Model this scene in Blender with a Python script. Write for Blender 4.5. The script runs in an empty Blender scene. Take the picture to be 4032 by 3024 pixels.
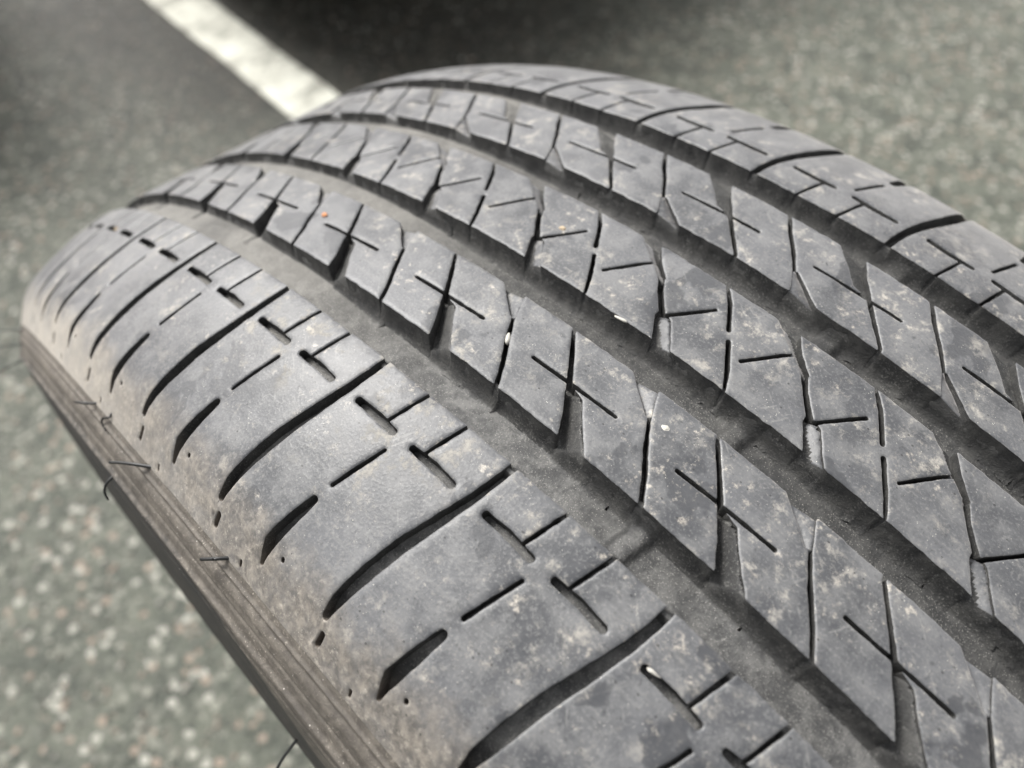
import bpy, math, random
import numpy as np
from mathutils import Matrix, Vector
from mathutils.geometry import delaunay_2d_cdt

random.seed(7); rng = np.random.default_rng(11)
scene = bpy.context.scene
COL = scene.collection

# ------------------------------------------------------------------ camera
cam_d = bpy.data.cameras.new('camera'); cam = bpy.data.objects.new('camera', cam_d); COL.objects.link(cam)
rt = Vector((0.70536899, 0.70868292, -0.01493669)); up = Vector((-0.55073082, 0.56117835, 0.61787897)); bk = Vector((0.44626242, -0.42760657, 0.78613134))
eye = Vector((0.06353736, -0.0985607, 0.77331256))
cam.matrix_world = Matrix(((rt.x, up.x, bk.x, eye.x), (rt.y, up.y, bk.y, eye.y), (rt.z, up.z, bk.z, eye.z), (0, 0, 0, 1)))
cam_d.sensor_width = 36; cam_d.lens = 27.203; cam_d.clip_start = 0.005; cam_d.clip_end = 300
cam_d.dof.use_dof = True; cam_d.dof.focus_distance = 0.142; cam_d.dof.aperture_fstop = 11.5
scene.camera = cam

# ------------------------------------------------------------------ sky, sun, exposure (bright overcast)
SUN_EL, SUN_AZ = math.radians(50), math.radians(180)       # azimuth measured from +X towards +Y
world = bpy.data.worlds.new('World'); scene.world = world; world.use_nodes = True
wn = world.node_tree.nodes; wl = world.node_tree.links; wn.clear()
sky = wn.new('ShaderNodeTexSky'); sky.sky_type = 'NISHITA'; sky.sun_disc = False
sky.sun_elevation = SUN_EL; sky.sun_rotation = math.radians(90) - SUN_AZ
sky.air_density = 1.0; sky.dust_density = 4.0; sky.ozone_density = 1.0
hsv = wn.new('ShaderNodeHueSaturation'); hsv.inputs['Saturation'].default_value = 0.10
bg = wn.new('ShaderNodeBackground'); bg.inputs['Strength'].default_value = 0.085
wo = wn.new('ShaderNodeOutputWorld')
wl.new(sky.outputs[0], hsv.inputs['Color']); wl.new(hsv.outputs[0], bg.inputs[0]); wl.new(bg.outputs[0], wo.inputs[0])
sun_d = bpy.data.lights.new('sun', 'SUN'); sun_d.energy = 1.5; sun_d.angle = math.radians(20); sun_d.color = (1.0, 0.97, 0.92)
sun = bpy.data.objects.new('sun', sun_d); COL.objects.link(sun)
sd = Vector((math.cos(SUN_EL) * math.cos(SUN_AZ), math.cos(SUN_EL) * math.sin(SUN_AZ), math.sin(SUN_EL)))
sun.rotation_euler = sd.to_track_quat('Z', 'Y').to_euler(); sun.location = sd * 20
vs = scene.view_settings; vs.view_transform = 'Standard'; vs.look = 'None'; vs.gamma = 1.0; vs.use_curve_mapping = False
vs.exposure = 1.5

# ------------------------------------------------------------------ small helpers
def tag(o, label=None, cat=None, group=None, kind=None):
    if label: o['label'] = label
    if cat: o['category'] = cat
    if group: o['group'] = group
    if kind: o['kind'] = kind
    return o

def mesh_obj(name, verts, faces, mats, parent=None, smooth=True, mat_idx=None):
    me = bpy.data.meshes.new(name)
    me.from_pydata([tuple(v) for v in verts] if not isinstance(verts, np.ndarray) else verts.tolist(), [], faces)
    for m in (mats if isinstance(mats, (list, tuple)) else [mats]): me.materials.append(m)
    if smooth: me.polygons.foreach_set('use_smooth', [True] * len(me.polygons))
    if mat_idx is not None: me.polygons.foreach_set('material_index', mat_idx)
    me.update()
    o = bpy.data.objects.new(name, me); COL.objects.link(o)
    if parent: o.parent = parent
    return o

class NT:
    """tiny node-tree writer"""
    def __init__(self, name):
        self.m = bpy.data.materials.new(name); self.m.use_nodes = True
        self.t = self.m.node_tree; self.n = self.t.nodes; self.l = self.t.links
        self.bsdf = self.n['Principled BSDF']
    def put(self, sock, v):
        if isinstance(v, bpy.types.NodeSocket): self.l.new(v, sock)
        else: sock.default_value = v
    def math(self, op, a, b=0.0, c=0.0, clamp=False):
        k = self.n.new('ShaderNodeMath'); k.operation = op; k.use_clamp = clamp
        self.put(k.inputs[0], a); self.put(k.inputs[1], b); self.put(k.inputs[2], c); return k.outputs[0]
    def noise(self, vec, scale, detail=4, rough=0.55, dist=0.0):
        k = self.n.new('ShaderNodeTexNoise'); k.inputs['Scale'].default_value = scale; k.inputs['Detail'].default_value = detail
        k.inputs['Roughness'].default_value = rough; k.inputs['Distortion'].default_value = dist; self.l.new(vec, k.inputs['Vector']); return k.outputs[0]
    def voro(self, vec, scale, out='Distance', rand=1.0):
        k = self.n.new('ShaderNodeTexVoronoi'); k.inputs['Scale'].default_value = scale; k.inputs['Randomness'].default_value = rand
        self.l.new(vec, k.inputs['Vector']); return k.outputs[out]
    def step(self, v, lo, hi, a=0.0, b=1.0):
        k = self.n.new('ShaderNodeMapRange'); k.interpolation_type = 'SMOOTHSTEP'
        self.put(k.inputs[0], v); self.put(k.inputs[1], lo); self.put(k.inputs[2], hi); self.put(k.inputs[3], a); self.put(k.inputs[4], b); return k.outputs[0]
    def mix(self, f, a, b):
        k = self.n.new('ShaderNodeMix'); k.data_type = 'RGBA'
        self.put(k.inputs[0], f)
        for s, v in ((k.inputs[6], a), (k.inputs[7], b)):
            self.put(s, v if isinstance(v, bpy.types.NodeSocket) else (*v, 1.0)); 
        return k.outputs[2]
    def bump(self, h, strength, dist, prev=None):
        k = self.n.new('ShaderNodeBump'); k.inputs['Strength'].default_value = strength; k.inputs['Distance'].default_value = dist
        self.l.new(h, k.inputs['Height'])
        if prev: self.l.new(prev, k.inputs['Normal'])
        return k.outputs[0]
    def coords(self, cyl=False):
        tc = self.n.new('ShaderNodeTexCoord'); v = tc.outputs['Object']
        if not cyl: return v
        s = self.n.new('ShaderNodeSeparateXYZ'); self.l.new(v, s.inputs[0])
        self.y = s.outputs[1]
        th = self.math('ARCTAN2', s.outputs[0], s.outputs[2])
        self.rho = self.math('SQRT', self.math('ADD', self.math('MULTIPLY', s.outputs[0], s.outputs[0]), self.math('MULTIPLY', s.outputs[2], s.outputs[2])))
        self.s = self.math('MULTIPLY', th, 0.33)
        c = self.n.new('ShaderNodeCombineXYZ'); self.l.new(self.s, c.inputs[0]); self.l.new(self.y, c.inputs[1]); self.l.new(self.rho, c.inputs[2])
        return c.outputs[0]
    def stretch(self, vec, sx, sy, sz):
        k = self.n.new('ShaderNodeMapping'); k.inputs['Scale'].default_value = (sx, sy, sz); self.l.new(vec, k.inputs['Vector']); return k.outputs[0]
    def out(self, col=None, rough=None, normal=None, spec=None):
        b = self.bsdf
        if col is not None: self.put(b.inputs['Base Color'], col if isinstance(col, bpy.types.NodeSocket) else (*col, 1))
        if rough is not None: self.put(b.inputs['Roughness'], rough)
        if spec is not None: self.put(b.inputs['Specular IOR Level'], spec)
        if normal is not None: self.l.new(normal, b.inputs['Normal'])
        return self.m

def plain(name, col, rough=0.5, metal=0.0, grain=400.0, amt=0.25):
    n = NT(name); v = n.coords(); f = n.noise(v, grain, 4)
    c = n.mix(n.math('MULTIPLY', f, amt), col, tuple(x * 0.4 for x in col))
    n.bsdf.inputs['Metallic'].default_value = metal
    return n.out(c, rough)

# ------------------------------------------------------------------ rubber materials
def rubber_tread():
    n = NT('worn tread rubber'); v = n.coords(cyl=True)
    big = n.noise(v, 42, 4, 0.55); mid = n.noise(v, 190, 5, 0.58); fine = n.noise(v, 1700, 4, 0.62)
    streak = n.noise(n.stretch(v, 50, 800, 300), 1.0, 4, 0.6)
    c = n.mix(n.step(big, 0.32, 0.68), (0.046, 0.048, 0.053), (0.102, 0.104, 0.110))
    c = n.mix(n.math('MULTIPLY', n.step(mid, 0.40, 0.68), 0.55), c, (0.172, 0.172, 0.172))
    c = n.mix(n.math('MULTIPLY', n.math('MULTIPLY', n.step(streak, 0.52, 0.72), n.step(big, 0.40, 0.62)), 0.38), c, (0.21, 0.208, 0.20))
    c = n.mix(n.math('MULTIPLY', n.step(fine, 0.50, 0.66), 0.36), c, (0.235, 0.233, 0.226))
    c = n.mix(n.math('MULTIPLY', n.step(n.noise(v, 1300, 4, 0.62), 0.56, 0.70), 0.5), c, (0.030, 0.031, 0.033))
    # darker rubbed-clean patches with a crisp outline
    cl = n.step(n.noise(v, 62, 4, 0.55, 0.3), 0.585, 0.615); c = n.mix(n.math('MULTIPLY', cl, 0.72), c, (0.034, 0.036, 0.041))
    # fine scratches in two directions
    for rot, sc_ in ((0.5, (1000, 110, 300)), (-0.9, (1200, 140, 300))):
        mp = n.n.new('ShaderNodeMapping'); mp.inputs['Rotation'].default_value = (0, 0, rot); n.l.new(v, mp.inputs['Vector'])
        scr = n.noise(n.stretch(mp.outputs[0], *sc_), 1.0, 2, 0.5)
        c = n.mix(n.math('MULTIPLY', n.math('MULTIPLY', n.step(scr, 0.64, 0.70), n.step(n.noise(v, 65, 3), 0.50, 0.64)), 0.26), c, (0.30, 0.295, 0.28))
    # pale dried mud blotches
    blot = n.noise(v, 200, 7, 0.74); patch = n.noise(v, 46, 3, 0.5)
    b = n.math('MULTIPLY', n.step(blot, 0.52, 0.66), n.step(patch, 0.40, 0.60))
    c = n.mix(n.math('MULTIPLY', b, 0.68), c, (0.40, 0.375, 0.33))
    b2 = n.math('MULTIPLY', n.step(n.noise(v, 420, 7, 0.74), 0.55, 0.70), n.step(n.noise(v, 80, 3, 0.5), 0.46, 0.60))
    c = n.mix(n.math('MULTIPLY', b2, 0.75), c, (0.50, 0.455, 0.39))
    # sandy brown dust on both shoulders
    ay = n.math('ABSOLUTE', n.y)
    sh = n.step(n.math('ADD', ay, n.math('MULTIPLY', n.math('SUBTRACT', n.noise(v, 90, 7, 0.66), 0.5), 0.020)), 0.0800, 0.0905)
    dn = n.noise(v, 420, 8, 0.74, 0.3)
    dust = n.mix(n.step(dn, 0.36, 0.66), (0.070, 0.062, 0.054), (0.235, 0.208, 0.174))
    dust = n.mix(n.step(n.noise(v, 760, 6, 0.72), 0.50, 0.72), dust, (0.36, 0.325, 0.275))
    dust = n.mix(n.step(n.math('ADD', n.s, n.math('MULTIPLY', dn, 0.06)), -0.11, 0.0, 0.55, 0.0), dust, (0.47, 0.425, 0.355))  # dust paler towards the far end: brightness of the lit shoulder painted in
    c = n.mix(n.math('MULTIPLY', sh, n.step(n.noise(v, 150, 6, 0.68), 0.30, 0.62, 0.55, 0.96)), c, dust)
    # glinting sand grains
    g = n.voro(v, 1500); gm = n.math('MULTIPLY', n.math('LESS_THAN', g, 0.13), n.step(n.noise(v, 240, 4, 0.6), 0.50, 0.66))
    c = n.mix(n.math('MULTIPLY', gm, 0.7), c, (0.68, 0.65, 0.58))
    dk = n.voro(n.stretch(v, 1, 1.3, 1), 300); c = n.mix(n.math('MULTIPLY', n.math('LESS_THAN', dk, 0.075), 0.75), c, (0.014, 0.014, 0.015))
    nm = n.bump(big, 0.25, 0.0006); nm = n.bump(mid, 0.12, 0.0004, nm); nm = n.bump(fine, 0.45, 0.00016, nm); nm = n.bump(streak, 0.25, 0.00008, nm)
    r = n.step(n.math('ADD', n.math('MULTIPLY', mid, 0.6), n.math('MULTIPLY', b, 0.5)), 0.25, 0.7, 0.44, 0.80)
    n.bsdf.inputs['Sheen Weight'].default_value = 0.40; n.bsdf.inputs['Sheen Roughness'].default_value = 0.45; n.bsdf.inputs['Sheen Tint'].default_value = (1, .96, .93, 1)
    return n.out(c, r, nm, 0.5)

def rubber_groove():
    n = NT('groove rubber with settled sand'); v = n.coords(cyl=True)
    f = n.noise(v, 260, 8, 0.72, 0.3); g = n.noise(v, 2300, 4, 0.72); patch = n.noise(v, 40, 4, 0.55)
    c = n.mix(n.step(f, 0.36, 0.68), (0.022, 0.022, 0.022), (0.056, 0.055, 0.052))
    # sand settles where the rubber faces outwards
    geo = n.n.new('ShaderNodeNewGeometry'); tc = n.n.new('ShaderNodeTexCoord')
    nrm = n.n.new('ShaderNodeSeparateXYZ'); n.l.new(tc.outputs['Normal'], nrm.inputs[0]); pos = n.n.new('ShaderNodeSeparateXYZ'); n.l.new(tc.outputs['Object'], pos.inputs[0])
    rad = n.math('DIVIDE', n.math('ADD', n.math('MULTIPLY', nrm.outputs[0], pos.outputs[0]), n.math('MULTIPLY', nrm.outputs[2], pos.outputs[2])), n.rho)
    out = n.step(rad, 0.80, 0.985)
    far = n.step(n.s, -0.075, -0.005, 0.75, 0.0)
    more = n.math('MAXIMUM', n.step(n.y, -0.040, -0.036, 0.72, 0.20), far)
    sand = n.mix(n.step(f, 0.38, 0.64), (0.092, 0.092, 0.092), (0.225, 0.222, 0.215))
    sand = n.mix(n.math('MULTIPLY', far, 0.8), sand, (0.25, 0.238, 0.212))
    c = n.mix(n.math('MULTIPLY', n.math('MULTIPLY', out, more), n.step(patch, 0.28, 0.60, 0.45, 0.95)), c, sand)
    m = n.math('MULTIPLY', n.step(g, 0.555, 0.64), n.step(n.noise(v, 90, 4, 0.6), 0.36, 0.60))
    c = n.mix(n.math('MULTIPLY', m, n.math('ADD', n.math('MULTIPLY', out, 0.14), 0.24)), c, (0.40, 0.39, 0.36))
    gm = n.math('LESS_THAN', n.voro(v, 2000), 0.17); c = n.mix(n.math('MULTIPLY', gm, n.math('MULTIPLY', out, 0.34)), c, (0.60, 0.57, 0.52))
    ay = n.math('ABSOLUTE', n.y); sh = n.step(ay, 0.083, 0.090)
    c = n.mix(n.math('MULTIPLY', sh, n.step(f, 0.3, 0.65, 0.35, 0.85)), c, (0.18, 0.15, 0.12))
    nm = n.bump(f, 0.5, 0.0006); nm = n.bump(g, 0.8, 0.0003, nm)
    return n.out(c, 0.7, nm, 0.45)

def rubber_sidewall():
    n = NT('dusty sidewall rubber'); v = n.coords(cyl=True)
    f = n.noise(n.stretch(v, 0.8, 1, 1), 420, 8, 0.74, 0.5); g = n.noise(v, 1600, 5, 0.7); big = n.noise(v, 40, 5, 0.6)
    dust = n.mix(n.step(f, 0.35, 0.68), (0.088, 0.077, 0.066), (0.165, 0.146, 0.123))
    dust = n.mix(n.math('MULTIPLY', n.step(g, 0.56, 0.68), n.step(big, 0.35, 0.6)), dust, (0.34, 0.305, 0.255))
    # more washed towards the bead: clean dark rubber
    lim = n.math('ADD', n.rho, n.math('MULTIPLY', n.math('SUBTRACT', f, 0.5), 0.010)); lim = n.math('ADD', lim, n.step(n.s, -0.05, 0.04, 0.0, 0.028))
    dm = n.step(lim, 0.2985, 0.3055)
    low = n.mix(n.step(n.noise(n.stretch(v, 0.75, 1, 1), 120, 7, 0.7), 0.38, 0.72), (0.026, 0.025, 0.025), (0.055, 0.049, 0.043))
    c = n.mix(n.math('MULTIPLY', dm, n.step(big, 0.30, 0.62, 0.70, 0.95)), low, dust)
    gm = n.math('MULTIPLY', n.math('LESS_THAN', n.voro(v, 800), 0.12), n.step(n.noise(v, 260, 3), 0.5, 0.66))
    c = n.mix(n.math('MULTIPLY', gm, 0.7), c, (0.55, 0.51, 0.46))
    nm = n.bump(f, 0.5, 0.0004); nm = n.bump(g, 0.6, 0.0002, nm)
    return n.out(c, 0.66, nm, 0.4)

M_TREAD = rubber_tread()
M_WALL = M_FLOOR = rubber_groove()
M_SIDE = rubber_sidewall()
M_HAIR = plain('black vent rubber', (0.008, 0.008, 0.008), 0.45)

# ------------------------------------------------------------------ tyre profile (u = distance from the centre line over the tread, mm)
R0 = 330.0; DTH = 0.10553317; PITCH = DTH * R0; TILT = math.radians(10.0)
KU = np.array([0, 20, 40, 50, 60, 68, 76, 82, 84, 90, 92, 104, 107, 113, 116, 125, 140, 160, 168, 178, 190, 200.0])
KK = np.array([0, 0, 0, 14.8, 11.1, 6.9, 10, 16, 54, 54, 6, 6, 51, 51, 5, 4, 0, 1.5, 12, 14, 10, 6.0]) / 1000.0
US = np.linspace(0, 200, 801)
kap = np.interp(US, KU, KK); du = US[1]
ANG = np.concatenate([[0], np.cumsum((kap[1:] + kap[:-1]) / 2 * du)])
PY = np.concatenate([[0], np.cumsum((np.cos(ANG[1:]) + np.cos(ANG[:-1])) / 2 * du)])
PR = R0 - np.concatenate([[0], np.cumsum((np.sin(ANG[1:]) + np.sin(ANG[:-1])) / 2 * du)])
def surf(t, u, h):
    """pitch phase t, arc position u (mm), height h (mm) -> metres in the tyre's own frame"""
    th = t * DTH - TILT; au = np.abs(u); sg = np.sign(u)
    a = np.interp(au, US, ANG); r = np.interp(au, US, PR) + h * np.cos(a); y = sg * (np.interp(au, US, PY) + h * np.sin(a))
    return np.stack([r * np.sin(th), y, r * np.cos(th)], -1) / 1000.0

# value noise on (s,u) in mm
_ng = rng.random((256, 256))
def vnoise(s, u, cell):
    x = np.asarray(s) / cell; y = np.asarray(u) / cell
    i = np.floor(x).astype(int); j = np.floor(y).astype(int); fx = x - i; fy = y - j
    fx = fx * fx * (3 - 2 * fx); fy = fy * fy * (3 - 2 * fy)
    g = lambda a, b: _ng[a % 256, b % 256]
    return (g(i, j) * (1 - fx) + g(i + 1, j) * fx) * (1 - fy) + (g(i, j + 1) * (1 - fx) + g(i + 1, j + 1) * fx) * fy - 0.5

# ------------------------------------------------------------------ tread pattern: signed distance (mm) to what is cut away, negative inside the cuts
def sd_pline(S, U, pts):
    d = np.full(S.shape, 1e9)
    for (t0, u0, w0), (t1, u1, w1) in zip(pts[:-1], pts[1:]):
        ax, ay = t0 * PITCH, u0; bx, by = t1 * PITCH - ax, u1 - ay
        q = np.clip(((S - ax) * bx + (U - ay) * by) / (bx * bx + by * by + 1e-9), 0, 1)
        d = np.minimum(d, np.hypot(S - ax - q * bx, U - ay - q * by) - (w0 + (w1 - w0) * q) / 2)
    return d
def sd_poly(S, U, pts):
    P = [(t * PITCH, u) for t, u in pts]; d = np.full(S.shape, 1e9); ins = np.zeros(S.shape, bool)
    for (ax, ay), (bx, by) in zip(P, P[1:] + P[:1]):
        ex, ey = bx - ax, by - ay
        q = np.clip(((S - ax) * ex + (U - ay) * ey) / (ex * ex + ey * ey + 1e-12), 0, 1)
        d = np.minimum(d, np.hypot(S - ax - q * ex, U - ay - q * ey))
        c = (ay > U) != (by > U)
        ins ^= c & (S < ex * (U - ay) / (ey if abs(ey) > 1e-12 else 1e-12) + ax)
    return np.where(ins, -d, d)

SHOULDER = [
    ('L', [(.004, -46, 1.6), (-.008, -53, 1.8), (-.028, -58, 2.0), (-.075, -65, 2.5), (-.130, -72.5, 3.0), (-.165, -79, 3.1), (-.195, -86, 2.7), (-.20, -89.6, 1.7)]),
    ('L', [(.325, -77.2, 1.9), (.300, -82.5, 2.8), (.27, -88, 3.1), (.278, -92.6, 1.0)]),
    ('L', [(.35, -73, .95), (.43, -62.4, .85)]),
    ('L', [(.082, -58.7, 1.5), (.235, -58.6, 1.8), (.385, -58.9, 1.6)]),
    ('L', [(.54, -58.8, 1.5), (.69, -58.6, 1.8), (.838, -58.9, 1.6)]),
    ('L', [(.312, -58, .8), (.376, -47, .8)]),
    ('L', [(.612, -58, .8), (.676, -47, .8)]),
    ('L', [(-.165, -92.8, 1.3), (-.168, -95.2, 1.3)]),
    ('L', [(.130, -96.3, .8), (.136, -97.2, .6)]),
    ('L', [(.40, -88.6, .9), (.402, -88.8, .9)]),
]
SH_CUT = [(-99, -.20), (-89, -.20), (-86, -.195), (-79, -.165), (-72.5, -.13), (-65, -.075), (-58, -.028), (-53, -.008), (-46, .004)]
P_NOTCH = [(0.0, -15), (.02, -18.3), (.262, -24.7), (.292, -24.2), (.216, -18.9), (.222, -15)]
Q_MOUTH = [(.02, -43), (.02, -38.9), (-.06, -34.5), (-.14, -31), (-.148, -29.8), (-.112, -29.5), (-.03, -30.3), (.06, -34), (.20, -38.9), (.27, -43)]
def rib2(x0, x1): return [
    ('P', P_NOTCH), ('L', [(.275, -24, .7), (.39, -30, 1.0), (.49, -34.5, 1.05), (.61, -41, .8)]),
    ('P', Q_MOUTH), ('L', [(-.125, -30.5, 1.2), (-.25, -25, 1.0), (-.385, -19.3, .8), (-.42, -16, .6)]),
    ('L', [(x0, -29.4, .9), (x1, -28.8, .85)])]
R2_CUT = [(-42, .63), (-39, .573), (-34.5, .49), (-30, .39), (-24.3, .277), (-20, .20), (-15, .15)]
S_LOW = [(-.055, -14), (-.045, -9.7), (-.145, -4.3), (-.152, -3.1), (-.105, -2.5), (-.05, -3.4), (.095, -10), (.13, -14)]
S_TOP = [(-.67, 17), (-.63, 12.6), (-.50, 9), (-.335, 4.9), (-.295, 4.3), (-.28, 5.2), (-.39, 8.6), (-.475, 12.4), (-.45, 17)]
RIB3 = [('P', S_LOW), ('P', S_TOP), ('L', [(-.12, -3.2, 1.4), (-.235, 1.35, 1.15), (-.305, 4.8, 1.4)]),
        ('L', [(-.10, -3.1, .9), (.08, 5.4, .85)]), ('L', [(-.60, -1.7, .85), (-.46, 5.6, .9), (-.40, 8.0, .8)]),
        ('L', [(.475, -12, .6), (.45, -9.5, .7), (.39, -5.8, 1.0), (.27, .5, 1.0)]), ('L', [(.222, 2.9, 1.0), (.11, 8.8, 1.0), (.02, 12.4, .7), (-.02, 15, .6)])]
R3_CUT = [(-13, .04), (-10, .02), (-3.5, -.11), (1.35, -.235), (4.6, -.30), (9, -.445), (12.6, -.555), (16, -.60)]

def turned(feats, c, fu):
    out = []
    for k, pts in feats: out.append((k, [((c - q[0]), fu(q[1])) + tuple(q[2:]) for q in pts]))
    return out
fu4 = lambda u: 20.8 + (-18.5 - u) * (19.6 / 20.7)
fu5 = lambda u: 48.2 + (-49.1 - u) * (50.3 / 49.4)
RIBS = {
    'SL': dict(f=SHOULDER, cut=SH_CUT, lo=-98.5, hi=-49.1, open_lo=True, name='shoulder_block'),
    'R2': dict(f=rib2(-.42, .16), cut=R2_CUT, lo=-39.2, hi=-18.5, name='tread_block'),
    'R3': dict(f=RIB3, cut=R3_CUT, lo=-9.7, hi=12.5, name='tread_block'),
    'R4': dict(f=turned(rib2(-.365, .215), .505, fu4), cut=[(fu4(u), .505 - t) for u, t in R2_CUT], lo=20.8, hi=40.4, name='tread_block'),
    'SR': dict(f=turned(SHOULDER, .50, fu5), cut=[(fu5(u), .50 - t) for u, t in SH_CUT], lo=48.2, hi=98.5, open_hi=True, name='shoulder_block'),
}
for r_ in RIBS.values(): r_['cut'] = sorted(r_['cut'])

def field(rib, k, S, U):
    """signed distance around pitch k; S measured in mm of absolute phase"""
    d = np.full(S.shape, 1e9); edge = np.full(S.shape, 1e9)
    for dk in (-1, 0, 1, 2):
        for kind, pts in rib['f']:
            q = [((t[0] + k + dk),) + tuple(t[1:]) for t in pts]
            smin = min(t[0] for t in q) * PITCH - 8; smax = max(t[0] for t in q) * PITCH + 8
            if smax < S.min() or smin > S.max(): continue
            d = np.minimum(d, sd_pline(S, U, q) if kind == 'L' else sd_poly(S, U, q))
    wob = 0.30 * vnoise(S, U, 1.6) + 0.16 * vnoise(S + 50, U, 0.6)
    if not rib.get('open_lo'): edge = np.minimum(edge, U - rib['lo'])
    if not rib.get('open_hi'): edge = np.minimum(edge, rib['hi'] - U)
    return np.minimum(d + 0.5 * wob, edge + 0.8 * wob), edge

def march(F, X, Y, level):
    """marching squares -> list of (pts Nx2, closed)"""
    A = F > level; nx, ny = F.shape; segs = {}; pos = {}
    mixed = np.argwhere((A[:-1, :-1] != A[1:, :-1]) | (A[:-1, :-1] != A[:-1, 1:]) | (A[:-1, :-1] != A[1:, 1:]) | (A[1:, 1:] != A[1:, :-1]) | (A[1:, 1:] != A[:-1, 1:]))
    def px(i, j):                                                   # crossing on edge (i,j)-(i+1,j)
        key = (0, i, j)
        if key not in pos:
            a, b = F[i, j] - level, F[i + 1, j] - level; f = a / (a - b); pos[key] = (X[i] + (X[i + 1] - X[i]) * f, Y[j])
        return key
    def py(i, j):
        key = (1, i, j)
        if key not in pos:
            a, b = F[i, j] - level, F[i, j + 1] - level; f = a / (a - b); pos[key] = (X[i], Y[j] + (Y[j + 1] - Y[j]) * f)
        return key
    def add(a, b): segs[a] = b                                      # solid on the left of a->b
    for i, j in mixed:
        c = A[i, j] | (A[i + 1, j] << 1) | (A[i + 1, j + 1] << 2) | (A[i, j + 1] << 3)
        B, Rr, T, Lf = (lambda: px(i, j)), (lambda: py(i + 1, j)), (lambda: px(i, j + 1)), (lambda: py(i, j))
        if c == 1: add(B(), Lf())
        elif c == 2: add(Rr(), B())
        elif c == 3: add(Rr(), Lf())
        elif c == 4: add(T(), Rr())
        elif c == 5: add(B(), Rr()); add(T(), Lf())
        elif c == 6: add(T(), B())
        elif c == 7: add(T(), Lf())
        elif c == 8: add(Lf(), T())
        elif c == 9: add(B(), T())
        elif c == 10: add(Lf(), B()); add(Rr(), T())
        elif c == 11: add(Rr(), T())
        elif c == 12: add(Lf(), Rr())
        elif c == 13: add(B(), Rr())
        elif c == 14: add(Lf(), B())
    heads = set(segs.values()); out = []
    starts = [s for s in segs if s not in heads]; seen = set()
    for s in starts + list(segs):
        if s in seen: continue
        ch = [s]; seen.add(s); x = segs[s]
        while x in segs and x not in seen: ch.append(x); seen.add(x); x = segs[x]
        closed = (x == s)
        if not closed: ch.append(x)
        out.append((np.array([pos[q] for q in ch]), closed))
    return out

def simplify(P, closed, tol, maxlen):
    n = len(P)
    if n < 4: return P
    if closed: P = np.vstack([P, P[:1]])
    keep = np.zeros(len(P), bool); keep[0] = keep[-1] = True; stack = [(0, len(P) - 1)]
    if closed:
        m = int(np.argmax(np.hypot(*(P - P[0]).T))); keep[m] = True; stack = [(0, m), (m, len(P) - 1)]
    while stack:
        a, b = stack.pop()
        if b - a < 2: continue
        v = P[b] - P[a]; L = math.hypot(*v) + 1e-12; w = P[a + 1:b] - P[a]
        dist = np.abs(w[:, 0] * v[1] - w[:, 1] * v[0]) / L; m = int(np.argmax(dist))
        if dist[m] > tol or L > maxlen:
            m = a + 1 + (m if dist[m] > tol else (b - a) // 2 - 1)
            keep[m] = True; stack += [(a, m), (m, b)]
    Q = P[keep]
    return Q[:-1] if closed else Q

def in_poly(pts, loop):
    x, y = pts[:, 0][:, None], pts[:, 1][:, None]; a = loop; b = np.roll(loop, -1, 0)
    c = ((a[:, 1] > y) != (b[:, 1] > y)) & (x < (b[:, 0] - a[:, 0]) * (y - a[:, 1]) / (b[:, 1] - a[:, 1] + 1e-15) + a[:, 0])
    return (c.sum(1) % 2) == 1

def area(P): q = np.roll(P, -1, 0); return 0.5 * np.sum(P[:, 0] * q[:, 1] - q[:, 0] * P[:, 1])

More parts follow.
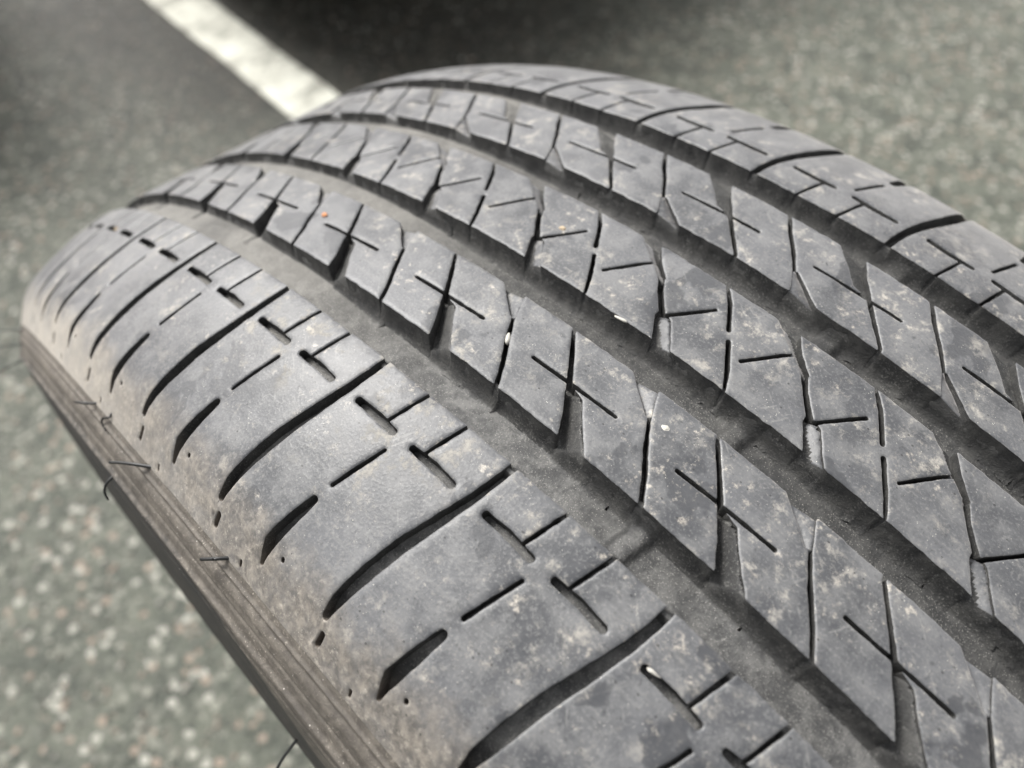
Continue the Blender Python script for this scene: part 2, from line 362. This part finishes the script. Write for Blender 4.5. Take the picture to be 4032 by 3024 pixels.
def build_window(rib, k, cell=0.2, grid=1.3, tol=0.02, maxlen=1.1, levels=(0.14, 0.42)):
    """all blocks between two neighbouring cross cuts -> list of (verts, faces, material index)"""
    cu = np.array([c[0] for c in rib['cut']]); ct = np.array([c[1] for c in rib['cut']])
    cut = lambda u: np.interp(u, cu, ct)
    u0 = rib['lo'] if rib.get('open_lo') else rib['lo'] - 0.6; u1 = rib['hi'] if rib.get('open_hi') else rib['hi'] + 0.6
    X = np.linspace(0, PITCH, int(PITCH / cell) + 1); Y = np.linspace(u0, u1, int((u1 - u0) / cell) + 1)
    def F(x, y): return field(rib, k, (k + cut(y)) * PITCH + x, y)
    XX, YY = np.meshgrid(X, Y, indexing='ij'); D, E = F(XX, YY)
    Xp = np.concatenate([[-1e-3], X, [PITCH + 1e-3]]); Yp = np.concatenate([[u0 - 1e-3], Y, [u1 + 1e-3]])
    Dp = np.full((len(Xp), len(Yp)), -1e-3); Dp[1:-1, 1:-1] = D
    loops = [simplify(P, True, tol, maxlen) for P, c in march(Dp, Xp, Yp, 0.0) if c and len(P) > 6]
    outers = [(P, area(P)) for P in loops]
    sgn = 1 if max(outers, key=lambda q: abs(q[1]))[1] > 0 else -1
    holes = [P for P, a in outers if a * sgn < 0 and abs(a) > 0.15]; outers = [P for P, a in outers if a * sgn > 6]
    lev = []
    for b in levels: lev += [simplify(P, c, tol, maxlen) if len(P) > 3 else P for P, c in march(D, X, Y, b)]; 
    lev_c = []
    for b in levels: lev_c += [c for P, c in march(D, X, Y, b)]
    gx, gy = np.meshgrid(np.arange(grid / 2, PITCH, grid), np.arange(u0 + grid / 2, u1, grid), indexing='ij')
    gp = np.stack([gx.ravel(), gy.ravel()], 1) + rng.uniform(-.3, .3, (gx.size, 2)) * grid
    gp = gp[F(gp[:, 0], gp[:, 1])[0] > levels[-1] + 0.35]
    gp = gp[(gp[:, 0] > .15) & (gp[:, 0] < PITCH - .15) & (gp[:, 1] > u0 + .15) & (gp[:, 1] < u1 - .15)]
    blocks = []
    for O in outers:
        myh = [h for h in holes if in_poly(h[:1], O)[0]]
        rings = [O] + myh; pts = []; edges = []; n = 0
        for rg in rings:
            m = len(rg); pts.append(rg); edges += [(n + i, n + (i + 1) % m) for i in range(m)]; n += m
        nb = n
        for P, c in zip(lev, lev_c):
            if len(P) < 2 or not in_poly(P[len(P) // 2:len(P) // 2 + 1], O)[0]: continue
            m = len(P); pts.append(P); edges += [(n + i, n + i + 1) for i in range(m - 1)] + ([(n + m - 1, n)] if c and m > 2 else []); n += m
        if len(gp):
            g = gp[in_poly(gp, O)]; pts.append(g)
        V = np.vstack(pts)
        vv, ee, ff, ov, oe, of = delaunay_2d_cdt([Vector((a, b)) for a, b in V.tolist()], edges, [], 0, 1e-6)
        vv = np.array([(a.x, a.y) for a in vv]); ff = np.array([list(f) for f in ff])
        cen = vv[ff].mean(1); ok = in_poly(cen, O)
        for h in myh: ok &= ~in_poly(cen, h)
        ff = ff[ok]
        d, _ = F(vv[:, 0], vv[:, 1]); s = (k + cut(vv[:, 1])) * PITCH + vv[:, 0]
        h = -0.20 * np.clip(1 - d / levels[-1], 0, 1) ** 2
        h += 0.16 * vnoise(s, vv[:, 1], 7.0) + 0.07 * vnoise(s + 31, vv[:, 1], 2.6)
        top = surf(s / PITCH, vv[:, 1], h)
        tri = top[ff]; nrm = np.cross(tri[:, 1] - tri[:, 0], tri[:, 2] - tri[:, 0])
        outw = tri.mean(1) * np.array([1, 0.6, 1]); flip = (nrm * outw).sum(1) < 0
        ff[flip] = ff[flip][:, ::-1]
        verts = [top]; faces = ff.tolist(); mats = [0] * len(faces); base = len(top)
        for rg in rings:
            m = len(rg); x, y = rg[:, 0], rg[:, 1]; e = 0.05
            d0, ed = F(x, y); gxx = F(x + e, y)[0] - F(x - e, y)[0]; gyy = F(x, y + e)[0] - F(x, y - e)[0]
            L = np.hypot(gxx, gyy) + 1e-9; ox, oy = -gxx / L, -gyy / L
            main = np.clip(1 - np.abs(ed) / 0.5, 0, 1)                       # 1 where the wall faces a main groove
            s0 = (k + cut(y)) * PITCH + x
            hs = -0.20 * np.clip(1 - d0 / levels[-1], 0, 1) ** 2 + 0.16 * vnoise(s0, y, 7.0) + 0.07 * vnoise(s0 + 31, y, 2.6)
            prof = [0, .12, .3, .5, .68, .82, .93, .99]; wr = wall_run(s0 / PITCH, y)
            rows = []
            for q in prof:
                xm = wr * (1 - (1 - q ** PW) ** (1 / PW)); sh = xm * main + (1 - main) * q * 0.12
                sh = sh + 0.10 * vnoise(s0 * 1.7 + q * 9, y + q * 7, 1.2) * (q > 0)
                dep = hs - q * (3.4 + (GD - 3.4) * main)
                rows.append(surf((s0 + ox * sh) / PITCH, y + oy * sh, dep))
            verts += rows
            seam = np.zeros(m, bool); x2, y2 = np.roll(x, -1), np.roll(y, -1)
            for a, b, val in ((x, x2, 0), (x, x2, PITCH), (y, y2, u0), (y, y2, u1)): seam |= (np.abs(a - val) < 3e-3) & (np.abs(b - val) < 3e-3)
            for r in range(len(prof) - 1):
                o0 = base + r * m; o1 = base + (r + 1) * m
                for i in range(m):
                    if seam[i]: continue
                    j = (i + 1) % m; faces.append([o0 + i, o1 + i, o1 + j, o0 + j] if sgn > 0 else [o0 + i, o0 + j, o1 + j, o1 + i]); mats.append(1)
            base += m * len(prof)
        blocks.append((np.vstack(verts), faces, mats))
    return blocks

GD = 5.8                                                            # depth left in the worn main grooves
def wall_run(t, u):
    """how far (mm) the curved wall of a main groove reaches out into it"""
    w = np.full(np.shape(t), 3.0)
    f = np.mod(t - .60, 1.0); w = np.where(np.abs(u + 39.2) < 4.5, np.where(f < .44, 1.9, 3.9), w)
    f = np.mod((.505 - t) - .60, 1.0); w = np.where(np.abs(u - 40.4) < 4.0, np.where(f < .44, 1.7, 3.3), w)
    return w
PW = 2.6
# ------------------------------------------------------------------ the tyre
tyre = bpy.data.objects.new('tyre', None); COL.objects.link(tyre); tyre.location = (0, 0, 0.33)
tag(tyre, 'worn dusty black car tyre standing upright on the asphalt', 'tyre')

K0, K1 = -8, 8                                                      # pitches built one by one (those the photo shows, and some more)
for key, rib in RIBS.items():
    for k in range(K0, K1 + 1):
        near = -5 <= k <= 5
        for V, Fc, Mi in build_window(rib, k, *((0.2, 1.3) if near else (0.45, 2.6, 0.06, 3.0))):
            mesh_obj(rib['name'], V, Fc, [M_TREAD, M_WALL], tyre, True, Mi)
NP = 60                                                             # pitches all round; the far side of the ring is one mass
av, af, am = [], [], []; base = 0
step = (2 * math.pi - DTH * (K1 - K0 + 1)) / (NP - (K1 - K0 + 1))
for key, rib in RIBS.items():
    for V, Fc, Mi in build_window(rib, 0, 0.5, 4.0, 0.12, 5.0, (0.4,)):
        for q in range(NP - (K1 - K0 + 1)):
            a = DTH * K1 + DTH + q * step; ca, sa = math.cos(a), math.sin(a)
            W = np.stack([V[:, 0] * ca + V[:, 2] * sa, V[:, 1], -V[:, 0] * sa + V[:, 2] * ca], 1)
            av.append(W); af += [[i + base for i in f] for f in Fc]; am += Mi; base += len(W)
tag(mesh_obj('tread_pattern', np.vstack(av), af, [M_TREAD, M_WALL], tyre, True, am), kind='stuff')

# groove floors and the body under the tread
GROOVES = [(-49.1, -39.2), (-18.5, -9.7), (12.5, 20.8), (40.4, 48.2)]
MOUTHS = []                                                         # (polygon, u at rib edge, u at tip, depth on its low-t side, on its high-t side)
for q, ua, ub, dl, dr in ((P_NOTCH, -18.5, -24.6, 1.9, .6), (Q_MOUTH, -39.2, -29.6, 4.2, .8)):
    MOUTHS.append((q, ua, ub, dl, dr)); MOUTHS.append(([(.505 - a, fu4(b)) for a, b in q], fu4(ua), fu4(ub), dr, min(dl, 2.3)))
MOUTHS += [(S_LOW, -9.7, -2.6, 2.6, .9), (S_TOP, 12.5, 4.4, .9, 2.6)]
def mouths(t, u):
    fr = t - np.floor(t); hit = np.zeros(t.shape, bool); ramp = np.zeros(t.shape)
    for q, ua, ub, dl, dr in MOUTHS:
        for dk in (-1, 0, 1):
            pq = [(a + dk, b) for a, b in q]; lo = np.full(t.shape, 1e9); hi = np.full(t.shape, -1e9)
            for (ax, ay), (bx, by) in zip(pq, pq[1:] + pq[:1]):
                if abs(by - ay) < 1e-9: continue
                c = (u >= min(ay, by)) & (u <= max(ay, by)); x = ax + (bx - ax) * (u - ay) / (by - ay)
                lo = np.where(c, np.minimum(lo, x), lo); hi = np.where(c, np.maximum(hi, x), hi)
            m = (fr > lo - .016) & (fr < hi + .016) & (hi > lo)
            f = np.clip((fr - lo) / np.maximum(hi - lo, .02), 0, 1); f = f * f * (3 - 2 * f) * .5 + f * .5
            w = np.clip((u - ua) / (ub - ua), 0, 1)
            ramp = np.where(m, (dl + (dr - dl) * f) * (1 - .3 * w), ramp); hit |= m
    return hit, ramp
def floor_depth(t, u):
    s = t * PITCH; grv = np.zeros(np.shape(s), bool)
    d = np.where(np.abs(u) > 48.5, 2.7, 3.7) * np.ones_like(s)
    d = np.where(np.abs(u) > 93, 2.7 - (np.abs(u) - 93) * 0.28, d)
    for a, b in GROOVES:
        left = (u - a) < (b - u); x = np.minimum(u - a, b - u)
        w = wall_run(t, np.where(left, a, b)); xq = np.clip((x + .10) / w, 0, 1)
        g = GD * (1 - (1 - xq) ** PW) ** (1 / PW) - 0.2 * np.cos((u - (a + b) / 2) / (b - a) * 2 * math.pi) * np.clip(x / 3, 0, 1)
        g = np.minimum(g, GD - 2.4 * np.clip((0.6 - t) / 1.8, 0, 1) * (t < 20))               # silt packed into the far side
        g = np.maximum(g, 1.15)
        for tw in (-6.6, 2.62):                                              # wear bars
            g = g - 1.3 * np.exp(-((s - tw * PITCH - 0.15 * (u - a)) / 2.4) ** 4)
        d = np.where(x > -0.10, g, d); grv |= x > -0.10
        d = np.where((x <= -0.10) & (x > -1.6) & (np.abs(u) < 51.5), 1.15, d)    # tie bars close the sipes at the rib edges
    ins, ramp = mouths(t, u)
    d = np.where(ins, np.where(grv, np.maximum(d, ramp), ramp), d)
    return d + 0.18 * vnoise(s, u, 3.1) + 0.10 * vnoise(s + 17, u, 1.0)

tt = np.concatenate([np.arange(-5.6, 5.6, 0.55 / PITCH), np.linspace(5.6, 2 * math.pi / DTH - 5.6, 260)[:-1]])
uu = np.concatenate([np.arange(-98.6, -52, 1.5), np.arange(-51.5, 51, 0.5), np.arange(52, 98.7, 1.5)])
TT, UU = np.meshgrid(tt, uu, indexing='ij'); n, m = TT.shape
V = surf(TT, UU, -floor_depth(TT, UU)).reshape(-1, 3)
idx = np.arange(n * m).reshape(n, m); nx = np.roll(idx, -1, 0)
Fq = np.stack([idx[:, :-1], idx[:, 1:], nx[:, 1:], nx[:, :-1]], -1).reshape(-1, 4)[:, ::-1]
Tc = ((TT[:, :-1] + TT[:, 1:]) / 2); Uc = (UU[:, :-1] + UU[:, 1:]) / 2
Mc, Rc = mouths(Tc, Uc); Mc &= Rc < 1.7; Mc &= ((Uc < 30) & (Uc > -27)); inner = np.ones(Uc.shape, bool)
for a, b in GROOVES: inner &= ~((Uc > a - .3) & (Uc < b + .3))
mesh_obj('casing', V, Fq.tolist(), [M_FLOOR, M_TREAD], tyre, True, (Mc & inner).astype(int).ravel().tolist())

def side_height(u):
    h = np.zeros_like(u)
    for c, w, a in ((100.6, .40, .55), (101.9, .5, -.35), (103.6, .9, .25), (106.0, .35, -.25), (109.4, .6, .8), (112.8, .4, .35), (117.5, .5, .3)): h += a * np.exp(-((u - c) / w) ** 2)
    h -= 0.12 * np.clip((99.3 - u) / .8, 0, 1); h -= 0.5 * np.clip((u - 109.8) / 1.2, 0, 1)
    return h
for sg in (-1, 1):
    us = np.concatenate([np.arange(98.2, 124, 0.22), np.arange(124, 200, 2.0)]); tt = np.concatenate([np.arange(-7, 7, 0.05), np.linspace(7, 2 * math.pi / DTH - 7, 240)[:-1]])
    TT, UU = np.meshgrid(tt, us, indexing='ij'); n, m = TT.shape
    hh = side_height(UU) + 0.10 * vnoise(TT * PITCH, UU, 4.0) + 0.06 * vnoise(TT * PITCH + 9, UU, 1.3)
    V = surf(TT, UU * sg, hh).reshape(-1, 3)
    # bead toe and inner liner close the section
    idx = np.arange(n * m).reshape(n, m); nx = np.roll(idx, -1, 0)
    Fq = np.stack([idx[:, :-1], idx[:, 1:], nx[:, 1:], nx[:, :-1]], -1).reshape(-1, 4)
    if sg < 0: Fq = Fq[:, ::-1]
    mesh_obj('sidewall', V, Fq.tolist(), M_SIDE, tyre)
prof = [(-96, 296), (-99, 270), (-96, 240), (-88, 222), (-78, 214), (-70, 216), (-76, 226), (-86, 246), (-90, 268), (-86, 295), (-70, 312), (-30, 318), (0, 318.5)]
prof = prof + [(-a, b) for a, b in prof[-2::-1]]
NA = 180; V = []; Fq = []
for i in range(NA):
    a = 2 * math.pi * i / NA
    V += [(r * math.sin(a) / 1000, y / 1000, r * math.cos(a) / 1000) for y, r in prof[4:-4]]
q = len(prof) - 8
for i in range(NA):
    for j in range(q - 1): Fq.append([i * q + j, i * q + j + 1, ((i + 1) % NA) * q + j + 1, ((i + 1) % NA) * q + j])
mesh_obj('inner_liner', V, Fq, plain('matt liner rubber', (0.02, 0.02, 0.02), 0.8), tyre)

# moulding hairs left on the shoulder
def hair(root, bend, rad=0.42):
    pts = [surf(np.array(root[0]), np.array(root[1]), np.array(-0.4))]
    for t, u, h in bend: pts.append(surf(np.array(t), np.array(u), np.array(h)))
    P = [Vector(p_) for p_ in pts]; dense = []
    for i in range(len(P) - 1):
        a, b = P[i], P[i + 1]; p0 = P[i - 1] if i else a - (b - a); p3 = P[i + 2] if i + 2 < len(P) else b + (b - a)
        for q in range(6):
            x = q / 6; dense.append(0.5 * ((2 * a) + (b - p0) * x + (2 * p0 - 5 * a + 4 * b - p3) * x * x + (3 * a - p0 - 3 * b + p3) * x ** 3))
    dense.append(P[-1]); V = []; Fc = []; m = 8
    for i, c in enumerate(dense):
        d = (dense[min(i + 1, len(dense) - 1)] - dense[max(i - 1, 0)]).normalized(); x = d.orthogonal().normalized(); y = d.cross(x)
        r = rad / 1000 * (1.0 - 0.25 * i / len(dense))
        V += [tuple(c + (x * math.cos(2 * math.pi * j / m) + y * math.sin(2 * math.pi * j / m)) * r) for j in range(m)]
    for i in range(len(dense) - 1):
        for j in range(m): Fc.append([i * m + j, i * m + (j + 1) % m, (i + 1) * m + (j + 1) % m, (i + 1) * m + j])
    Fc.append([(len(dense) - 1) * m + j for j in range(m)])
    mesh_obj('vent_hair', V, Fc, M_HAIR, tyre)
hair((.05, -98.3), [(-.05, -99.2, 2.0), (-.14, -100.3, 3.4), (-.22, -101.5, 4.5)])
hair((-.92, -98.2), [(-.97, -98.8, 1.6), (-1.04, -99.5, 2.6), (-1.11, -100.3, 2.6)], .35)
hair((1.03, -98.2), [(.99, -98.9, 1.4), (.95, -99.8, 2.1), (.90, -101.0, 2.5)])
hair((-.45, -109.0), [(-.45, -110.5, 2.0), (-.445, -112.2, 3.0), (-.42, -114.0, 3.0)], .34)
hair((1.55, -150.0), [(1.56, -152.5, 4.0), (1.60, -155.0, 8.0), (1.67, -158.5, 11.0)], .36)
hair((-.66, -96.6), [(-.62, -97.4, .5), (-.70, -98.8, .8), (-.71, -100.2, .7), (-.66, -101.4, .2)], .28)
hair((-3.85, -99.5), [(-3.95, -100.2, 3.0), (-4.08, -101.0, 7.0), (-4.18, -101.8, 10.5)], .24)
hair((-3.92, -104.5), [(-4.0, -105.2, 3.0), (-4.08, -106.0, 6.5), (-4.14, -106.8, 9.5)], .24)
hair((-3.6, -108.5), [(-3.66, -109.5, 3.0), (-3.72, -110.8, 7.0), (-3.80, -112.2, 11.0)], .28)

# stones and crumbs caught in the tread (they lie in it, so each is a thing of its own)
def stone(name, label, cat, t, u, h, size, mat, squash=(1, 1, 1), seed=0, rz=None):
    r = random.Random(seed); import bmesh
    bm = bmesh.new(); bmesh.ops.create_icosphere(bm, subdivisions=2, radius=1)
    for v in bm.verts:
        f = 1 + 0.18 * (math.sin(v.co.x * 5 + seed) + math.sin(v.co.y * 4 + 2 * seed) + math.sin(v.co.z * 6 + 3 * seed)) / 2 + r.uniform(-.08, .08)
        v.co = Vector((v.co.x * squash[0], v.co.y * squash[1], v.co.z * squash[2])) * f * size / 1000
    me = bpy.data.meshes.new(name); bm.to_mesh(me); bm.free(); me.materials.append(mat)
    me.polygons.foreach_set('use_smooth', [seed % 2 == 0] * len(me.polygons))
    o = bpy.data.objects.new(name, me); COL.objects.link(o)
    P = surf(np.array(t), np.array(u), np.array(h)); o.location = Vector(P) + Vector((0, 0, .33))
    o.rotation_euler = (0, t * DTH - TILT, r.uniform(-.3, .3) if rz is None else rz); tag(o, label, cat); return o
M_WHITE = plain('white quartz', (0.50, 0.48, 0.43), 0.5, 0, 900, .3); M_ORANGE = plain('orange brick crumb', (0.62, 0.27, 0.12), 0.8, 0, 900, .4); M_TAN = plain('tan grit', (0.5, 0.4, 0.28), 0.8, 0, 900, .4)
stone('stone_chip', 'small white stone wedged in a narrow cross groove near the middle of the tread', 'stone', 1.375, -29.2, -.55, .95, M_WHITE, (.62, 1.5, .8), 2, .64)
stone('brick_crumb', 'orange crumb beside a sipe towards the upper left of the tread', 'crumb', -.52, -27.4, .25, .75, M_ORANGE, (1, .9, .6), 3)
stone('brick_crumb', 'tan and orange crumb lying across a sipe in the centre rib', 'crumb', .948, 2.6, -.1, .8, M_TAN, (1.1, .8, .6), 5)
stone('white_fleck', 'flat white fleck stuck on the block right of the white stone', 'fleck', 2.385, -24.2, .05, .75, M_WHITE, (1, .85, .25), 7)
stone('stone_chip', 'pale chip lodged in the end of a shoulder slot near the bottom edge', 'stone', 3.12, -58.0, -.5, .7, M_WHITE, (2.0, .5, .5), 9)
stone('stone_chip', 'cream grain in a shoulder slot at the far left of the tread', 'stone', -2.62, -58.6, -.2, .75, M_TAN, (1, 1, .8), 4)
stone('white_fleck', 'thin white sliver on the edge of the centre rib groove', 'fleck', 1.74, -9.9, -.3, .9, M_WHITE, (1.9, .35, .3), 6)  # thin white sliver laid along the groove edge

# ------------------------------------------------------------------ ground
def asphalt():
    n = NT('weathered asphalt'); v = n.coords()
    big = n.noise(v, 1.6, 5, 0.6); mid = n.noise(v, 14, 6, 0.65); fine = n.noise(v, 160, 6, 0.7)
    c = n.mix(n.step(mid, 0.35, 0.68), (0.044, 0.051, 0.040), (0.112, 0.120, 0.094))
    c = n.mix(n.math('MULTIPLY', n.step(fine, 0.45, 0.7), 0.5), c, (0.24, 0.238, 0.20))
    k = n.n.new('ShaderNodeTexVoronoi'); k.inputs['Scale'].default_value = 100; n.l.new(v, k.inputs['Vector'])
    stone_m = n.step(k.outputs['Distance'], 0.42, 0.50, 1.0, 0.0)
    s = n.n.new('ShaderNodeSeparateColor'); n.l.new(k.outputs['Color'], s.inputs[0])
    sc = n.mix(n.math('POWER', s.outputs[0], 1.6), (0.050, 0.056, 0.045), (0.28, 0.28, 0.235)); sc = n.mix(n.math('GREATER_THAN', s.outputs[1], 0.86), sc, (0.30, 0.235, 0.185)); sc = n.mix(n.math('GREATER_THAN', s.outputs[2], 0.93), sc, (0.42, 0.41, 0.36))
    c = n.mix(n.math('MULTIPLY', stone_m, 0.88), c, sc)
    # oil stain and under-car shade painted dark into the bays by the line
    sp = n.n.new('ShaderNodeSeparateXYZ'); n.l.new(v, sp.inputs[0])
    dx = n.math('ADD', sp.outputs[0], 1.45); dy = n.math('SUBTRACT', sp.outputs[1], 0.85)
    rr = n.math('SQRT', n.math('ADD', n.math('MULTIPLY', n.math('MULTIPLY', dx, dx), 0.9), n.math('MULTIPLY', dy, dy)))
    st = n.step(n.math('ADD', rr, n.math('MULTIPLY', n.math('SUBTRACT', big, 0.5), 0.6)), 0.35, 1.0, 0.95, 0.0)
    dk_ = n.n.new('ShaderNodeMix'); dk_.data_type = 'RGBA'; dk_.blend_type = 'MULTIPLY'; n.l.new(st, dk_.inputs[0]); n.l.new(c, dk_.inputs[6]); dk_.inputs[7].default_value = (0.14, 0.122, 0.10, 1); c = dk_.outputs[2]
    nm = n.bump(fine, 0.6, 0.004); nm = n.bump(k.outputs['Distance'], 0.5, 0.003, nm)
    return n.out(c, 0.62, nm, 0.4)
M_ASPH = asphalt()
S_ = 60.0; gv = []; gf = []
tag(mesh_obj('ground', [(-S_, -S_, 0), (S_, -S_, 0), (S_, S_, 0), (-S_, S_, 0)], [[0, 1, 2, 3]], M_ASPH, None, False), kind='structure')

def paint():
    n = NT('worn line paint'); v = n.coords()
    a = n.noise(v, 22, 7, 0.7); b = n.noise(v, 220, 5, 0.7)
    c = n.mix(n.step(a, 0.40, 0.70), (0.66, 0.66, 0.58), (0.42, 0.415, 0.36)); c = n.mix(n.math('MULTIPLY', n.step(n.noise(n.stretch(v, 1, .5, 1), 16, 7, 0.75), 0.49, 0.62), 0.70), c, (0.17, 0.165, 0.14)); c = n.mix(n.math('MULTIPLY', n.step(n.noise(v, 130, 5, 0.7), 0.56, 0.66), 0.6), c, (0.15, 0.15, 0.125))
    return n.out(c, 0.7, n.bump(b, 0.5, 0.002), 0.3)
NL = 60; V = []; Fc = []
for i in range(NL + 1):
    x = -0.45 - 5.0 * i / NL; yc = 0.527 - 0.068 * (x + 1.2)
    V += [(x, yc - .050 + random.uniform(-.002, .002), .004), (x, yc + .050 + random.uniform(-.002, .002), .004)]
for i in range(NL): Fc.append([2 * i + 1, 2 * i, 2 * i + 2, 2 * i + 3][::-1])
tag(mesh_obj('parking_line', V, Fc, paint(), None, False), kind='structure')

# loose aggregate standing proud of the asphalt, one mass
def grit():
    import bmesh
    n = NT('mixed aggregate'); g = n.n.new('ShaderNodeNewGeometry'); r = n.n.new('ShaderNodeValToRGB'); n.l.new(g.outputs['Random Per Island'], r.inputs[0])
    e = r.color_ramp.elements; e[0].color = (0.09, 0.095, 0.085, 1); e[1].color = (0.46, 0.45, 0.38, 1); e[1].position = 1.0
    for p_, c in ((.45, (.15, .155, .13, 1)), (.70, (.21, .205, .175, 1)), (.78, (.26, .20, .155, 1)), (.82, (.22, .22, .195, 1)), (.955, (.30, .295, .255, 1))): x = e.new(p_); x.color = c
    n.out(r.outputs[0], 0.8)
    bm = bmesh.new(); bmesh.ops.create_icosphere(bm, subdivisions=1, radius=1); bv = np.array([v.co[:] for v in bm.verts]); bf = np.array([[v.index for v in f.verts] for f in bm.faces]); bm.free()
    V = []; Fc = []; nb = len(bv); cnt = 0
    zones = [(-1.0, -.15, -.75, .25, 14000), (-2.0, -.6, -.2, 1.6, 10000), (-.9, .7, .7, 2.0, 4600)]
    for x0, x1, y0, y1, N in zones:
        xs = rng.uniform(x0, x1, N); ys = rng.uniform(y0, y1, N); sz = 0.0010 + 0.0030 * rng.random(N) ** 3.0
        for i in range(N):
            yl = 0.527 - 0.068 * (xs[i] + 1.2)
            if abs(ys[i] - yl) < .06 and xs[i] < -.4: continue
            sc = sz[i] * rng.uniform(.7, 1.3, 3); sc[2] *= .6; a = rng.uniform(0, 6.28); ca, sa = math.cos(a), math.sin(a)
            W = bv * sc * (1 + rng.uniform(-.15, .15, (nb, 1)))
            V.append(np.stack([W[:, 0] * ca - W[:, 1] * sa + xs[i], W[:, 0] * sa + W[:, 1] * ca + ys[i], W[:, 2] + sc[2] * .1], 1)); Fc.append(bf + cnt * nb); cnt += 1
    o = mesh_obj('asphalt_aggregate', np.vstack(V), np.vstack(Fc).tolist(), n.m, None, True)
    tag(o, 'loose pale and reddish stone grit scattered over the asphalt', 'grit', kind='stuff')
grit()

# ------------------------------------------------------------------ the parked cars whose shade falls on the bays beyond the tyre
def car(label, paint_col, x_front, y_mid, yaw):
    root = bpy.data.objects.new('parked_car', None); COL.objects.link(root); root.location = (x_front, y_mid, 0); root.rotation_euler = (0, 0, yaw); tag(root, label, 'car', 'cars parked in the bays')
    mp = plain('car paint', paint_col, 0.25, 0.1, 900, .1); mp.node_tree.nodes['Principled BSDF'].inputs['Coat Weight'].default_value = 0.8
    mg = plain('dark car glass', (0.012, 0.014, 0.016), 0.05); mk = plain('black car plastic', (0.012, 0.012, 0.012), 0.6); mr = plain('car wheel metal', (0.4, 0.4, 0.41), 0.35, 0.9)
    ml = plain('lamp lens', (0.6, 0.62, 0.65), 0.08)
    # stations along the length: x back from the nose, half width, bottom, belt height, shoulder in-set
    st = [(0.0, .66, .19, .58), (-.06, .76, .17, .66), (-.25, .84, .17, .74), (-.9, .89, .18, .86), (-1.3, .90, .18, .92), (-2.4, .90, .18, .95), (-3.5, .90, .19, .97), (-4.1, .86, .22, .97), (-4.3, .78, .30, .92), (-4.36, .66, .36, .84)]
    V = []; Fc = []
    ring = lambda x, w, b, t: [(x, -w * .86, b), (x, -w, b + .12), (x, -w, t - .22), (x, -w * .95, t - .06), (x, -w * .80, t), (x, w * .80, t), (x, w * .95, t - .06), (x, w, t - .22), (x, w, b + .12), (x, w * .86, b)]
    for s_ in st: V += ring(*s_)
    for i in range(len(st) - 1):
        for j in range(10): Fc.append([i * 10 + j, i * 10 + (j + 1) % 10, (i + 1) * 10 + (j + 1) % 10, (i + 1) * 10 + j])
    Fc += [list(range(9, -1, -1)), [(len(st) - 1) * 10 + j for j in range(10)]]
    body = mesh_obj('body', V, Fc, mp, root)
    cab = [(-1.15, .72, .90, .91), (-1.95, .62, .94, 1.40), (-2.5, .62, .95, 1.45), (-3.3, .60, .96, 1.40), (-4.05, .66, .96, .98)]
    V = []; Fc = []
    for x, w, b, t in cab: V += [(x, -w * 1.16, b - .03), (x, -w, t), (x, w, t), (x, w * 1.16, b - .03)]
    for i in range(4):
        for j in range(3): Fc.append([i * 4 + j, i * 4 + j + 1, (i + 1) * 4 + j + 1, (i + 1) * 4 + j])
    mesh_obj('cabin_glass', V, Fc, mg, root, False)
    V = [(-1.98, -.6, 1.405), (-1.98, .6, 1.405), (-3.3, .58, 1.41), (-3.3, -.58, 1.41), (-2.5, .6, 1.465), (-2.5, -.6, 1.465)]
    mesh_obj('roof', V, [[0, 1, 4, 5], [5, 4, 2, 3]], mp, root, False)
    V = []; Fc = []
    for y in np.linspace(-.66, .66, 13): V += [(.012 - .10 * (y / .66) ** 4, y, .25), (.03 - .10 * (y / .66) ** 4, y, .31), (.03 - .10 * (y / .66) ** 4, y, .42), (.01 - .10 * (y / .66) ** 4, y, .46)]
    for i in range(12):
        for j in range(3): Fc.append([i * 4 + j, i * 4 + j + 1, (i + 1) * 4 + j + 1, (i + 1) * 4 + j])
    mesh_obj('grille', V, Fc, mk, root)
    for sg in (-1, 1):
        a = [(-.01, .46), (-.05, .70), (-.16, .80)]
        mesh_obj('headlight', [(x + .03, sg * y, z) for x, y in a for z in (.54, .66)], [[0, 1, 3, 2], [2, 3, 5, 4]], ml, root)
        for wx in (-.86, -3.46):
            V = []; Fc = []; pr = [(.20, .0), (.27, -.01), (.315, .03), (.32, .10), (.315, .17), (.27, .20)]
            for i in range(32):
                an = 2 * math.pi * i / 32; V += [(wx + r * math.sin(an), sg * (.86 - d), .32 + r * math.cos(an)) for r, d in pr]
            for i in range(32):
                for j in range(5): Fc.append([i * 6 + j, i * 6 + j + 1, ((i + 1) % 32) * 6 + j + 1, ((i + 1) % 32) * 6 + j])
            wh = mesh_obj('wheel', V, Fc, mk, root)
            V = [(wx, sg * .855, .32)]; Fc = []
            for i in range(40): an = 2 * math.pi * i / 40; r = .205 if i % 8 < 5 else .07; V.append((wx + r * math.sin(an), sg * (.862 if r > .1 else .84), .32 + r * math.cos(an)))
            for i in range(40): Fc.append([0, 1 + i, 1 + (i + 1) % 40])
            mesh_obj('rim', V, Fc, mr, wh, False)
    return root
car('black car parked to the right of the white line, its nose just above the frame', (0.015, 0.015, 0.017), -1.16, 1.34, math.radians(-12))
car('dark red car parked to the left of the white line, just above the frame', (0.16, 0.018, 0.012), -1.75, -0.62, math.radians(-4))
